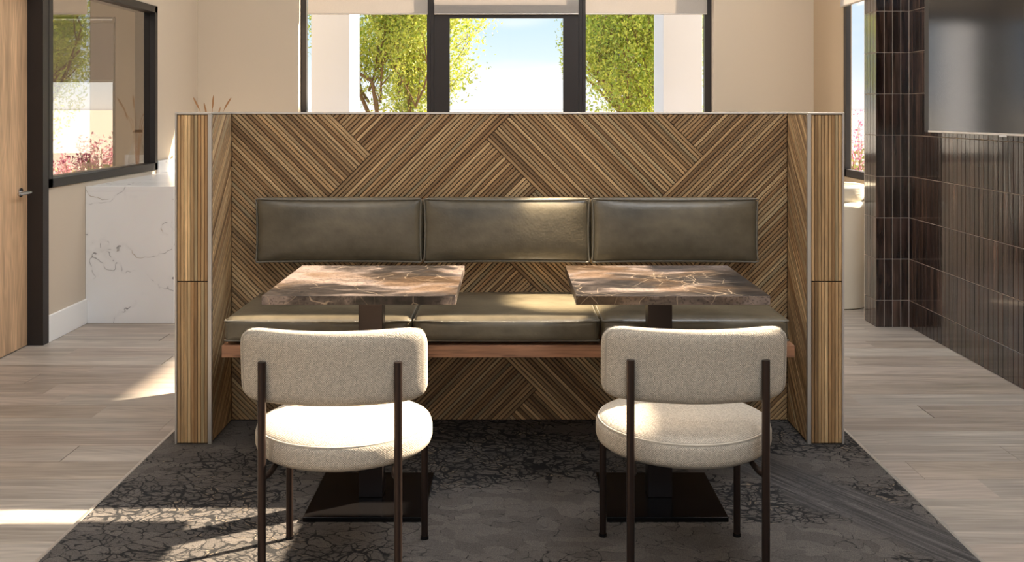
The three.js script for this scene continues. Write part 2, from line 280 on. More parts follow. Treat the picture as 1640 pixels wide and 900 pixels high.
// door in the left wall
{
  const d = struct('door_1', 'light oak door in a black frame');
  part('door_frame', merge([bx(-2.80, -2.645, 0, 2.115, -5.735, -5.665), bx(-2.80, -2.645, 0, 2.115, -4.73, -4.66), bx(-2.80, -2.645, 2.045, 2.115, -5.665, -4.73)]), M.black, d);
  const leaf = part('door_leaf', uvm(bx(-2.775, -2.733, 0.006, 2.04, -5.662, -4.733), 'y'), M.oakDoor, d);
  part('handle', merge([rod([-2.733, 0.875, -5.58], [-2.68, 0.875, -5.58], 0.009), rod([-2.733, 0.875, -5.58], [-2.727, 0.875, -5.58], 0.026, 0.026, 24), rbx(-2.692, -2.674, 0.866, 0.884, -5.6, -5.46, 0.006)]), M.steel, leaf);
}
struct('baseboard_left', 'white baseboard under the office window', rbx(XL, XL + 0.014, 0, 0.155, -6.25, -5.735, 0.004), M.white);
struct('baseboard_back', 'white baseboard on the back wall', merge([bx(-2.0, OX0, 0, 0.12, ZB, ZB + 0.014), bx(OX1, XR, 0, 0.12, ZB, ZB + 0.014)]), M.white);
// window front in the back wall
{
  const w = struct('window_2', 'black framed window front with a glazed door');
  const b = (x0, x1, y0, y1, t = 0.05) => bx(x0, x1, y0, y1, ZF - t, ZF + t * 0.3);
  part('window_frame', merge([b(OX0, -1.753, 0.88, HEAD), b(-0.712, -0.682, 0, HEAD, 0.035), b(-0.680, -0.653, 0, HEAD, 0.035), b(0.599, 0.627, 0, HEAD, 0.035), b(0.629, 0.658, 0, HEAD, 0.035), b(1.683, OX1, 0.88, HEAD), b(-1.753, -0.712, HEAD - 0.06, HEAD), b(-0.653, 0.599, HEAD - 0.06, HEAD), b(0.658, 1.683, HEAD - 0.06, HEAD), b(-1.753, -0.712, 0.88, 0.96), b(0.658, 1.683, 0.88, 0.96), b(-0.653, 0.599, 2.2, 2.26)]), M.black, w);
  const dl = part('door_leaf', merge([b(-0.650, -0.518, 0.01, 2.195), b(0.464, 0.596, 0.01, 2.195), b(-0.518, 0.464, 2.128, 2.195), b(-0.518, 0.464, 0.01, 0.25)]), M.black, w);
  part('pane', bx(-0.518, 0.464, 0.25, 2.128, ZF - 0.02, ZF - 0.018), M.glass, dl);
  part('pane', bx(-1.753, -0.712, 0.96, HEAD - 0.06, ZF - 0.02, ZF - 0.018), M.glass, w);
  part('pane', bx(0.658, 1.683, 0.96, HEAD - 0.06, ZF - 0.02, ZF - 0.018), M.glass, w);
  part('pane', bx(-0.653, 0.599, 2.26, HEAD - 0.06, ZF - 0.02, ZF - 0.018), M.glass, w);
  for (const [x0, x1, l] of [[-1.735, -0.705, 'off-white roller shade above the left side light of the window front'], [-0.648, 0.595, 'off-white roller shade above the glazed door'], [0.655, 1.70, 'off-white roller shade above the side light toward the tiled column']]) {
    const s = thing('roller_shade', l, 'shade', [(x0 + x1) / 2, 2.16, -8.6]), h = (x1 - x0) / 2;
    part('shade_cloth', bx(-h, h, 0.006, 0.68, -0.001, 0.001), M.shade, s); part('hem_bar', rbx(-h, h, -0.006, 0.006, -0.006, 0.006, 0.004), M.alu, s); part('roller', rod([-h, 0.68, 0.02], [h, 0.68, 0.02], 0.022), M.alu, s);
  }
}
// window in the right wall
{
  const w = struct('window_5', 'black framed window in the tan wall behind the tiled column'), z0 = -7.735, z1 = -6.555, y0 = 0.825, y1 = 2.79, f = 0.055, xi = XR - 0.004, xo = XR + 0.034;
  part('window_frame', merge([bx(xi, xo, y0, y0 + f, z0, z1), bx(xi, xo, y1 - f, y1, z0, z1), bx(xi, xo, y0, y1, z0, z0 + f), bx(xi, xo, y0, y1, z1 - f, z1)]), M.black, w);
  part('pane', bx(XR + 0.02, XR + 0.022, y0 + f, y1 - f, z0 + f, z1 - f), M.glass, w);
  const s = thing('roller_shade', 'off-white roller shade on the window beside the tiled column', 'shade', [XR - 0.03, 2.13, -7.145]);
  part('shade_cloth', bx(-0.001, 0.001, 0.006, 0.65, -0.58, 0.58), M.shade, s); part('hem_bar', rbx(-0.006, 0.006, -0.006, 0.006, -0.58, 0.58, 0.004), M.alu, s); part('roller', rod([0, 0.65, -0.58], [0, 0.65, 0.58], 0.025), M.alu, s);
}
// clerestory glazing, out of view, placed to let in the sun patches
{
  const w = struct('window_unseen_6', 'unseen high strip window above the tiled wall, sized for the sun patches');
  part('window_frame', merge([bx(XR + 0.01, XR + 0.05, CS, CS + 0.03, -6.55, C1), bx(XR + 0.01, XR + 0.05, CH - 0.03, CH, C0, C1), bx(XR + 0.01, XR + 0.05, CS, CH, C1 - 0.03, C1)]), M.black, w);
  part('pane', bx(XR + 0.03, XR + 0.032, CS + 0.03, CH - 0.03, -6.55, C1 - 0.03), M.glass, w);
  part('pane', bx(XR + 0.03, XR + 0.032, 2.9, CH - 0.03, C0, -6.55), M.glass, w);
}
console.log('room');

// ---------------------------------------------------------------- tiled wall and column
const TW = 0.0508, TH = 0.254, ROWS = [[0, 0.165]]; for (let k = 0; k < 8; k++) ROWS.push([0.165 + k * TH, 0.165 + (k + 1) * TH]);
const TOP = ROWS[8][1];
function tileGeo(w, h, v) {     // a tile with a soft edge, facing +z
  const t = 0.004, b = 0.0014, x = w / 2, y = h / 2, P = [], q = (a, c, d, e) => P.push(...a, ...c, ...d, ...a, ...d, ...e);
  const f = [[-x + b, -y + b, t], [x - b, -y + b, t], [x - b, y - b, t], [-x + b, y - b, t]], m = [[-x, -y, t - b], [x, -y, t - b], [x, y, t - b], [-x, y, t - b]], o = [[-x, -y, 0], [x, -y, 0], [x, y, 0], [-x, y, 0]];
  q(...f); for (let i = 0; i < 4; i++) { const j = (i + 1) % 4; q(m[i], m[j], f[j], f[i]); q(o[i], o[j], m[j], m[i]); }
  const g = new THREE.BufferGeometry(); g.setAttribute('position', new THREE.Float32BufferAttribute(P, 3)); g.computeVertexNormals();
  const uv = []; for (let i = 0; i < P.length; i += 3) uv.push(P[i] + v * 0.077, P[i + 1] + v * 0.31); g.setAttribute('uv', new THREE.Float32BufferAttribute(uv, 2)); return g;
}
const tileGeos = ROWS.slice(0, 2).map(([a, b]) => [0, 1, 2, 3, 4, 5, 6].map((v) => tileGeo(TW - 0.0032, b - a - 0.0032, v)));
function tilesOn(parent, n, place) { for (let i = 0; i < n; i++) ROWS.forEach(([a, b], r) => { const m = part('tile', tileGeos[r ? 1 : 0][Math.floor(rnd() * 7)], tileTones[Math.floor(rnd() * 6)], parent); place(m, i, (a + b) / 2); }); }
{
  const wallT = struct('wall_tiled', 'dark brown glazed upright tiles on the wall', bx(XT + 0.004, XR, 0, TOP + 0.03, -6.143, C1), M.grout);
  tilesOn(wallT, 29, (m, i, y) => { m.position.set(XT + 0.004, y, -6.143 + (i + 0.5) * TW); m.rotation.y = -Math.PI / 2; m.rotation.z = R(-0.004, 0.004); m.rotation.x = 0; });
  const far = []; for (let i = 29; i * TW < 3.4; i++) ROWS.forEach(([a, b], r) => { const g = tileGeos[r ? 1 : 0][(i * 3 + r) % 7].clone(); g.rotateY(-Math.PI / 2); g.translate(XT + 0.004, (a + b) / 2, -6.143 + (i + 0.5) * TW); far.push(g); });
  const st = part('tile_field', merge(far), tileTones[0], wallT); st.userData.kind = 'stuff';
  const col = struct('wall_column', 'tiled column standing out from the tiled wall', bx(2.258, XR, 0, TOP + 0.03, -6.147 - 4 * TW - 0.01, -6.147), M.grout);
  tilesOn(col, 4, (m, i, y) => m.position.set(2.254 + (i + 0.5) * TW, y, -6.147));
  tilesOn(col, 4, (m, i, y) => { m.position.set(2.258, y, -6.143 - (i + 0.5) * TW); m.rotation.y = -Math.PI / 2; });
}
// television on the tiled wall
{
  const t = thing('television', 'large black flat screen television mounted on the tiled wall', 'television', [2.25, 1.216, -5.43]); t.rotation.y = 0.105;
  part('housing', rbx(0.004, 0.046, 0, 0.83, 0, 1.46, 0.004), M.black, t);
  part('screen', bx(0.0, 0.006, 0.012, 0.822, 0.055, 1.45), M.screen, t);
  part('lower_trim', rbx(-0.002, 0.01, 0.0, 0.011, 0.05, 1.455, 0.002), M.alu, t);
  part('badge', rbx(-0.004, 0.004, -0.006, 0.004, 0.70, 0.76, 0.001), M.steel, t);
  part('wall_bracket', merge([bx(0.046, 0.062, 0.25, 0.6, 0.55, 1.0), bx(0.062, 0.095, 0.38, 0.46, 0.72, 0.8)]), M.black, t);
}
// round cream planter by the window
{
  const P = (a) => a.map(([x, y]) => new THREE.Vector2(x, y));
  const t = thing('planter', 'round cream plaster planter standing behind the tiled column', 'planter', [2.2, 0, -6.96]);
  part('drum', new THREE.LatheGeometry(P([[0, 0], [0.29, 0], [0.3, 0.01], [0.305, 0.35], [0.305, 0.67], [0.297, 0.70], [0.27, 0.712], [0, 0.712]]), 64), M.stone, t);
  part('upper_ring', new THREE.LatheGeometry(P([[0.2, 0.712], [0.255, 0.712], [0.262, 0.73], [0.262, 0.80], [0.252, 0.822], [0.235, 0.825], [0.22, 0.81], [0.2, 0.74], [0.2, 0.712]]), 64), M.stone, t);
}

// ---------------------------------------------------------------- marble counter, vase
{
  const c = thing('marble_counter', 'white veined marble counter with a waterfall end under the office window', 'counter', [0, 0, 0]);
  part('waterfall_end', rbx(XL + 0.001, -2.10, 0, 0.827, -6.28, -6.25, 0.002), M.quartz, c);
  part('worktop', rbx(XL + 0.001, -2.10, 0.827, 0.857, -8.505, -6.25, 0.002), M.quartz, c);
  part('backsplash', merge([rbx(XL + 0.001, XL + 0.018, 0.857, 0.953, -8.505, -7.515, 0.002), rbx(XL + 0.02, -2.10, 0.857, 0.953, -8.508, -8.49, 0.002)]), M.quartz, c);
  part('cabinet', bx(XL + 0.001, -2.13, 0.08, 0.827, -8.5, -6.28), M.white, c); part('plinth', bx(XL + 0.001, -2.18, 0, 0.08, -8.5, -6.28), M.black, c);
  const v = thing('glass_vase', 'clear glass bottle vase with dried grass on the marble counter', 'vase', [-2.39, 0.857, -8.0]);
  part('bottle', new THREE.LatheGeometry([[0, 0.004], [0.05, 0.003], [0.066, 0.012], [0.07, 0.04], [0.066, 0.1], [0.05, 0.17], [0.036, 0.22], [0.03, 0.27], [0.032, 0.315]].map(([x, y]) => new THREE.Vector2(x, y)), 48), M.vaseGlass, v);
  part('twine', new THREE.LatheGeometry([[0.031, 0.296], [0.036, 0.298], [0.037, 0.306], [0.036, 0.316], [0.031, 0.318]].map(([x, y]) => new THREE.Vector2(x, y)), 32), M.twine, v);
  for (const [dx, dz, h, b] of [[-0.105, 0.02, 0.55, 1], [-0.05, -0.03, 0.50, 1], [0.02, 0.02, 0.56, 1], [0.125, 0.0, 0.55, 1], [0.07, 0.05, 0.47, 0.8], [-0.14, -0.05, 0.44, 0.6]]) {
    const st = part('grass_stem', tube([[dx * 0.05, 0.02, dz * 0.05], [dx * 0.2, 0.26, dz * 0.2], [dx * 0.5, 0.40, dz * 0.5], [dx, h - 0.04, dz]], 0.0016, 20, 6), M.grass, v);
    const ear = new THREE.SphereGeometry(1, 10, 12); ear.scale(0.007 * b, 0.055, 0.007 * b); ear.rotateZ(-dx * 4.4); ear.translate(dx * 1.06, h - 0.02, dz); part('ear', ear, M.grass, st);
  }
}

// ---------------------------------------------------------------- carpet
{
  const c = thing('carpet', 'charcoal carpet with a cracked distressed pattern under the booth and tables', 'carpet', [0, 0, 0]);
  const g = bx(-1.39, 1.39, 0.0, 0.005, -4.95, -0.4); part('pile', g, M.carpet, c);
  part('edge_trim', rbx(-1.402, -1.39, 0, 0.006, -4.95, -0.4, 0.001), M.alu, c); part('edge_trim', rbx(1.39, 1.402, 0, 0.006, -4.95, -0.4, 0.001), M.alu, c);
}

// ---------------------------------------------------------------- booth partition
const clipPoly = (poly, x0, x1, y0, y1) => {
  for (const [ax, lim, sg] of [[0, x0, 1], [0, x1, -1], [1, y0, 1], [1, y1, -1]]) {
    const out = []; for (let i = 0; i < poly.length; i++) { const a = poly[i], b = poly[(i + 1) % poly.length], da = (a[ax] - lim) * sg, db = (b[ax] - lim) * sg; if (da >= 0) out.push(a); if ((da >= 0) !== (db >= 0)) { const t = da / (da - db); out.push([mix(a[0], b[0], t), mix(a[1], b[1], t)]); } }
    poly = out; if (poly.length < 3) return null;
  }
  return poly;
};
const slatTone = () => { const k = rnd(), d = R(0.88, 1.3); const c = k < 0.2 ? [0.33, 0.19, 0.085] : k < 0.40 ? [0.62, 0.425, 0.225] : k < 0.47 ? [0.46, 0.34, 0.19] : [0.48, 0.305, 0.15]; return c.map((x) => x * d); };
// a convex slat in the plane, raised by t, its rim bevelled; along = grain direction
function slatGeo(poly, t, along, P, C, U, tone) {
  const cx = poly.reduce((s, p) => s + p[0], 0) / poly.length, cy = poly.reduce((s, p) => s + p[1], 0) / poly.length, n = poly.length, b = 0.0013;
  let area = 0; for (let i = 0; i < n; i++) { const a = poly[i], c = poly[(i + 1) % n]; area += a[0] * c[1] - a[1] * c[0]; } if (area < 0) poly = poly.slice().reverse();
  const off = rnd() * 3, offv = rnd() * 3, nx = -along[1], ny = along[0];
  const inner = poly.map((p, i) => {   // shift both edges inwards
    const a = poly[(i + n - 1) % n], c = poly[(i + 1) % n], e1 = [p[0] - a[0], p[1] - a[1]], e2 = [c[0] - p[0], c[1] - p[1]], l1 = Math.hypot(...e1) || 1, l2 = Math.hypot(...e2) || 1;
    const n1 = [-e1[1] / l1, e1[0] / l1], n2 = [-e2[1] / l2, e2[0] / l2], d = 1 + n1[0] * n2[0] + n1[1] * n2[1], k = b / Math.max(0.3, d); return [p[0] + (n1[0] + n2[0]) * k, p[1] + (n1[1] + n2[1]) * k];
  });
  const put = (p, z) => { P.push(p[0], p[1], z); C.push(...tone); U.push(((p[0] - cx) * along[0] + (p[1] - cy) * along[1]) + off, ((p[0] - cx) * nx + (p[1] - cy) * ny) + offv); };
  for (let i = 1; i < n - 1; i++) { put(inner[0], t); put(inner[i], t); put(inner[i + 1], t); }
  for (let i = 0; i < n; i++) { const j = (i + 1) % n; for (const [A, za, B, zb] of [[inner, t, poly, t - b], [poly, t - b, poly, 0]]) { put(B[i], zb); put(B[j], zb); put(A[j], za); put(B[i], zb); put(A[j], za); put(A[i], za); } }
}
function finish(P, C, U) { const g = new THREE.BufferGeometry(); g.setAttribute('position', new THREE.Float32BufferAttribute(P, 3)); g.setAttribute('color', new THREE.Float32BufferAttribute(C, 3)); g.setAttribute('uv', new THREE.Float32BufferAttribute(U, 2)); g.computeVertexNormals(); return g; }
const BT = 1.322, AX = 1.19, PX = 1.334, ZP = -3.985, ZK = -4.28, ZE = -4.86;   // top, alcove half width, outer half width, pillar front, panel face, far end
const booth = thing('booth_partition', 'U-shaped booth partition clad in herringbone wooden slats with metal edges', 'partition', [0, 0.005, 0]);
{
  part('core', merge([bx(-PX + 0.006, -AX - 0.006, 0, BT - 0.008, ZE, ZP - 0.006), bx(AX + 0.006, PX - 0.006, 0, BT - 0.008, ZE, ZP - 0.006), bx(-AX, AX, 0, BT - 0.008, ZK - 0.15, ZK - 0.006)]), M.groove, booth);
  // back panel: herringbone boards, laid out in (u, v) = across the two diagonals
  const m = 4.28 / F, pitch = 161 / 20;
  const toXY = (u, v) => [((u + v) / 2 - 816) * m, EYE - ((v - u) / 2 - 175) * m];
  const board = (u0, u1, v0, v1, back) => {   // back: slats run down to the right
    const P = [], C = [], U = [], along = back ? [0.7071, -0.7071] : [0.7071, 0.7071], g = 0.9;
    const n = 20; for (let i = 0; i < n; i++) {
      const e0 = i / n, e1 = (i + 1) / n, a = (k, q) => [mix(u0, u1, k), mix(v0, v1, q)];
      let q = back ? [[mix(u0, u1, e0) + g, v0 + g], [mix(u0, u1, e1) - g, v0 + g], [mix(u0, u1, e1) - g, v1 - g], [mix(u0, u1, e0) + g, v1 - g]] : [[u0 + g, mix(v0, v1, e0) + g], [u1 - g, mix(v0, v1, e0) + g], [u1 - g, mix(v0, v1, e1) - g], [u0 + g, mix(v0, v1, e1) - g]];
      const poly = clipPoly(q.map(([u, v]) => toXY(u, v)), -AX + 0.001, AX - 0.001, 0.006, BT - 0.009); if (poly) slatGeo(poly, R(0.0052, 0.0066), along, P, C, U, slatTone());
    }
    if (P.length) { const b = part('slat_board', finish(P, C, U), M.slat, booth); b.position.z = ZK - 0.006; }
  };
  for (let mm = -3; mm <= 3; mm++) for (let k = -6; k <= 8; k++) {
    const du = -160.5 * k + 531 * mm, dv = 160.5 * k + 534 * mm;
    board(715 + du, 875.5 + du, 843 + dv, 1377 + dv, true);
    board(184 + du, 715 + du, 843 + dv, 1003.5 + dv, false);
  }
  // inner faces of the side walls: slats rise to the back
  for (const s of [-1, 1]) {
    const D = ZP - ZK, P = [[], [], []], K = Math.SQRT2;
    for (let half = 0; half < 2; half++) {
      const Pp = [], C = [], U = [];
      for (let i = -30; i < 110; i++) { const w = 0.01525 * K, c = i * w; if ((c < 0.66) !== (half === 0)) continue; const g = 0.0012 * K;
        const poly = clipPoly([[-0.01, c - 0.01 + g], [D + 0.01, c + D + 0.01 + g], [D + 0.01, c + D + 0.01 + w - g], [-0.01, c - 0.01 + w - g]], 0.016, D - 0.001, 0.006, BT - 0.009); if (poly) slatGeo(poly, R(0.0052, 0.0066), [0.7071, 0.7071], Pp, C, U, slatTone()); }
      const b = part('slat_board', finish(Pp, C, U), M.slat, booth);   // local x = depth from the front
      if (s < 0) { b.rotation.y = Math.PI / 2; b.position.set(-AX - 0.006, 0, ZP); } else { const p = b.geometry.attributes.position; for (let i = 0; i < p.count; i++) p.setX(i, -p.getX(i)); const ix = []; for (let i = 0; i < p.count; i += 3) ix.push(i, i + 2, i + 1); b.geometry.setIndex(ix); b.geometry = b.geometry.toNonIndexed(); b.geometry.computeVertexNormals(); b.rotation.y = -Math.PI / 2; b.position.set(AX + 0.006, 0, ZP); }
    }
    // pillar front: upright slats in two boards, toned lighter than the back panel
    for (const [y0, y1] of [[0.004, 0.646], [0.65, BT - 0.010]]) {
      const Pp = [], C = [], U = [], x0 = s < 0 ? -PX + 0.008 : AX + 0.014, x1 = s < 0 ? -AX - 0.014 : PX - 0.008, n = 9;
      for (let i = 0; i < n; i++) { const a = mix(x0, x1, i / n) + 0.0009, c = mix(x0, x1, (i + 1) / n) - 0.0009; slatGeo([[a, y0], [c, y0], [c, y1], [a, y1]], R(0.0054, 0.0066), [0, 1], Pp, C, U, slatTone().map((x) => x * 1.3)); }
      const b = part('slat_board', finish(Pp, C, U), M.slat, booth); b.position.z = ZP - 0.006;
    }
    const out = s < 0 ? [-PX - 0.001, -PX + 0.007] : [PX - 0.007, PX + 0.001], inn = s < 0 ? [-AX - 0.013, -AX + 0.0015] : [AX - 0.0015, AX + 0.013];
    part('edge_trim', rbx(out[0], out[1], 0, BT - 0.008, ZP - 0.02, ZP + 0.002, 0.001), M.alu, booth);
    part('edge_trim', rbx(inn[0], inn[1], 0, BT - 0.008, ZP - 0.014, ZP + 0.002, 0.001), M.alu, booth);
    part('side_panel', bx(s * (PX - 0.006), s * PX, 0, BT - 0.008, ZE, ZP - 0.02), M.walnut, booth);
    part('end_panel', bx(s * AX, s * PX, 0, BT - 0.008, ZE - 0.006, ZE), M.walnut, booth);
    part('top_cap', rbx(s < 0 ? -PX - 0.001 : AX - 0.001, s < 0 ? -AX + 0.001 : PX + 0.001, BT - 0.008, BT, ZE - 0.004, ZP + 0.003, 0.001), M.alu, booth);
  }
  part('top_cap', rbx(-AX + 0.0012, AX - 0.0012, BT - 0.008, BT, ZK - 0.152, ZK + 0.003, 0.001), M.alu, booth);
}
// bench board
{
  const b = thing('bench', 'floating walnut bench board under the olive leather seat cushions', 'bench', [0, 0.415, 0]);
  part('board', uvm(rbx(-1.072, 1.062, 0, 0.046, -4.2735, -3.72, 0.002), 'x'), M.walnut, b);
}
// leather cushions
function puffy(w, h, d, r, bulge, pinch = 0) {
  const g0 = new THREE.BoxGeometry(w, h, d, 44, 12, 22); const p = g0.attributes.position, hw = w / 2, hh = h / 2, hd = d / 2;
  for (let i = 0; i < p.count; i++) {
    let x = p.getX(i), y = p.getY(i), z = p.getZ(i); const a = x / hw, b = y / hh, c = z / hd;
    const ix = clamp(x, -hw + r, hw - r), iy = clamp(y, -hh + r, hh - r), iz = clamp(z, -hd + r, hd - r), dx = x - ix, dy = y - iy, dz = z - iz, l = Math.hypot(dx, dy, dz);
    if (l > 1e-6) { x = ix + dx / l * r; y = iy + dy / l * r; z = iz + dz / l * r; }
    const fa = 1 - a ** 4, fb = 1 - b ** 4, fc = 1 - c ** 4;
    x += Math.sign(a) * bulge * 0.25 * (Math.abs(a) > 0.98 ? fb * fc : 0); y += b * bulge * (pinch ? 0.3 : 1) * fa * fc; z += c * bulge * fa * fb;
    x *= 1 - pinch * (1 - b * b); 
    if (pinch) y *= 1 - pinch * 2.2 * (1 - a * a);
    p.setXYZ(i, x, y, z);
  }
  g0.deleteAttribute('uv'); g0.deleteAttribute('normal'); let g = mergeVertices(g0, 1e-5); g.computeVertexNormals(); g = uvm(g); return g;
}
const edgeLoop = (hw, hh, z, pinch, plane, r = 0.0035) => { const pts = []; const N = 16; for (const [a0, b0, a1, b1] of [[-1, -1, 1, -1], [1, -1, 1, 1], [1, 1, -1, 1], [-1, 1, -1, -1]]) for (let i = 0; i < N; i++) { const t = i / N, a = mix(a0, a1, t), b = mix(b0, b1, t), x = a * hw * (1 - pinch * (1 - b * b)), y = b * hh * (1 - pinch * 2.2 * (1 - a * a)); pts.push(plane === 'xy' ? [x, y, z] : [x, z, y]); } return tube(pts, r, 160, 7, true); };
{
  const XS = [-1.068, -0.364, 0.340, 1.046], who = ['end one toward the white marble counter', 'middle one of three', 'end one toward the dark tiled wall'];
  for (let i = 0; i < 3; i++) {
    const w = XS[i + 1] - XS[i] - 0.006, x = (XS[i] + XS[i + 1]) / 2;
    const b = thing('back_cushion', 'olive leather back cushion on the slatted panel, ' + who[i], 'cushion', [x, 0.698, -4.219], 'back cushions of the booth');
    const pad = part('pad', puffy(w, 0.268, 0.072, 0.02, 0.020, 0.012), M.leather, b); pad.position.y = 0.134;
    const pp = part('piping', edgeLoop(w / 2 - 0.0035, 0.1315, 0.034, 0.012, 'xy'), M.leatherPipe, b); pp.position.y = 0.134;
    const s = thing('seat_cushion', 'olive leather seat cushion on the walnut bench, ' + who[i], 'cushion', [x, 0.4625, -3.99], 'seat cushions of the booth');
    const w2 = w - 0.002, sp = part('pad', puffy(w2, 0.092, 0.545, 0.022, 0.008, 0), M.leather, s); sp.position.y = 0.0535;
    const l1 = part('piping', edgeLoop(w2 / 2 - 0.004, 0.268, 0.088, 0, 'xz'), M.leatherPipe, s), l2 = part('piping', edgeLoop(w2 / 2 - 0.004, 0.268, 0.016, 0, 'xz'), M.leatherPipe, s);
  }
}
// tables
{
  const build = (x, l, off) => {
    const t = thing('cafe_table', l, 'table', [x, 0.005, -3.43], 'marble topped tables');
    part('table_top', uvm(rbx(-0.304, 0.304, 0.723, 0.751, -0.305, 0.305, 0.0015), 'x', off, off * 0.6), M.marble, t);
    part('column', rbx(-0.041, 0.041, 0.016, 0.715, -0.036, 0.036, 0.003), M.tableMetal, t);
    part('mounting_plate', bx(-0.13, 0.13, 0.713, 0.723, -0.13, 0.13), M.tableMetal, t);
    part('base_plate', rbx(-0.197, 0.197, 0, 0.016, -0.2, 0.2, 0.002), M.plate, t);
  };
  build(-0.472, 'square brown marble table on the side toward the white marble counter', 0.18);
  build(0.512, 'square brown marble table on the side toward the dark tiled wall', 0.62);
}
// chairs
function backPad() {
  const Rr = 0.42, hw = 0.266, hh = 0.101, Tk = 0.054, Nx = 48, Ny = 24, P = [], I = [];
  for (let s = 0; s < 2; s++) for (let j = 0; j <= Ny; j++) for (let i = 0; i <= Nx; i++) {
    const a = Math.sin((i / Nx * 2 - 1) * Math.PI / 2), b = Math.sin((j / Ny * 2 - 1) * Math.PI / 2);
    const x = a * hw * (1 - 0.05 * Math.abs(b) ** 9), y = b * hh * (1 - 0.10 * Math.abs(a) ** 13), p = Math.min(1, Math.abs(a) ** 16 + Math.abs(b) ** 8);
    const o = (s ? 1 : -1) * Tk / 2 * Math.sqrt(1 - p), f = x / Rr;
    P.push((Rr + o) * Math.sin(f), y, (Rr + o) * Math.cos(f) - Rr + y * 0.10);
  }
  const n = (Nx + 1) * (Ny + 1);
  for (let s = 0; s < 2; s++) for (let j = 0; j < Ny; j++) for (let i = 0; i < Nx; i++) { const a = s * n + j * (Nx + 1) + i, b = a + 1, c = a + Nx + 1, d = c + 1; if (s) I.push(a, b, d, a, d, c); else I.push(a, d, b, a, c, d); }
  let g = new THREE.BufferGeometry(); g.setAttribute('position', new THREE.Float32BufferAttribute(P, 3)); g.setIndex(I); g = mergeVertices(g, 1e-5); g.computeVertexNormals(); return uvm(g);
}
{
  const c = thing('dining_chair', 'cream round-seat fabric chair at the table toward the white marble counter', 'chair', [-0.474, 0.005, -2.88], 'round seat chairs');
  const seat = part('seat', uvm(mergeVertices(new THREE.LatheGeometry([[0, 0.372], [0.215, 0.372], [0.236, 0.375], [0.247, 0.384], [0.251, 0.398], [0.251, 0.424], [0.248, 0.437], [0.24, 0.445], [0.225, 0.453], [0.19, 0.463], [0.12, 0.471], [0, 0.474]].map(([x, y]) => new THREE.Vector2(x, y)), 80))), M.fabric, c);
  part('seam', (() => { const g = new THREE.TorusGeometry(0.2425, 0.0028, 8, 96); g.rotateX(Math.PI / 2); g.translate(0, 0.441, 0); return g; })(), M.piping, seat);
  const back = part('backrest', backPad(), M.fabric, c); back.position.set(0, 0.650, 0.245);
  for (const s of [-1, 1]) {
    part('leg', rod([s * 0.18, 0, 0.243], [s * 0.18, 0.668, 0.243], 0.0108, 0.0108, 18), M.bronze, c);
    const l = part('leg', rod([s * 0.21, 0.008, -0.227], [s * 0.21, 0.366, -0.227], 0.0108, 0.0108, 18), M.bronze, c);
    part('glide', rod([s * 0.21, 0, -0.227], [s * 0.21, 0.009, -0.227], 0.013, 0.012, 18), M.plate, l);
    part('side_rail', tube([[s * 0.18, 0.36, 0.243], [s * 0.165, 0.364, 0.2], [s * 0.17, 0.364, 0], [s * 0.21, 0.36, -0.227]], 0.008, 24, 10), M.bronze, c);
  }
  part('cross_rail', rod([-0.168, 0.364, 0.1], [0.168, 0.364, 0.1], 0.008), M.bronze, c); part('cross_rail', rod([-0.178, 0.364, -0.1], [0.178, 0.364, -0.1], 0.008), M.bronze, c);
  const c2 = c.clone(); c2.name = numbered('dining_chair'); c2.position.set(0.502, 0.005, -2.9); c2.userData = { ...c.userData, label: 'cream round-seat fabric chair at the table toward the dark tiled wall' }; scene.add(c2);
}
console.log('furniture');

// ---------------------------------------------------------------- lamps out of view
function addedFillPanel(x, z, w, d, power, l) {  // panels added as fill light for the room and the office
  const p = thing('added_ceiling_light', l, 'lamp', [x, CEIL, z], 'added ceiling fill panels');
  part('frame', merge([bx(-w / 2 - 0.03, w / 2 + 0.03, -0.03, 0, -d / 2 - 0.03, -d / 2), bx(-w / 2 - 0.03, w / 2 + 0.03, -0.03, 0, d / 2, d / 2 + 0.03), bx(-w / 2 - 0.03, -w / 2, -0.03, 0, -d / 2, d / 2), bx(w / 2, w / 2 + 0.03, -0.03, 0, -d / 2, d / 2)]), M.white, p);
  part('diffuser', bx(-w / 2, w / 2, -0.02, -0.01, -d / 2, d / 2), M.unseenLampGlow, p);
  const a = new THREE.RectAreaLight(new THREE.Color().setRGB(0.88, 0.96, 1.06), power, w, d); a.name = 'fill_light'; a.position.set(0, -0.035, 0); a.rotation.x = -Math.PI / 2; p.add(a);
}
for (const x of [-1.5, 1.0]) for (const z of [-7.2, -4.4, -1.6, 1.2]) addedFillPanel(x, z, 1.2, 1.2, (x < 0 ? 2.2 : 6.8) * (z < -6 ? 0.55 : 1), 'added square ceiling fill panel ' + { '-7.2': 'before the window front', '-4.4': 'above the booth', '-1.6': 'above the near plank floor', '1.2': 'by the near glazing' }[z] + (x < 0 ? ', counter side' : ', tiled wall side'));
addedFillPanel(-4.4, -6.4, 0.6, 0.6, 16, 'added small ceiling fill panel in the office'); scene.getObjectByName('added_ceiling_light_008').position.y = 3.0;
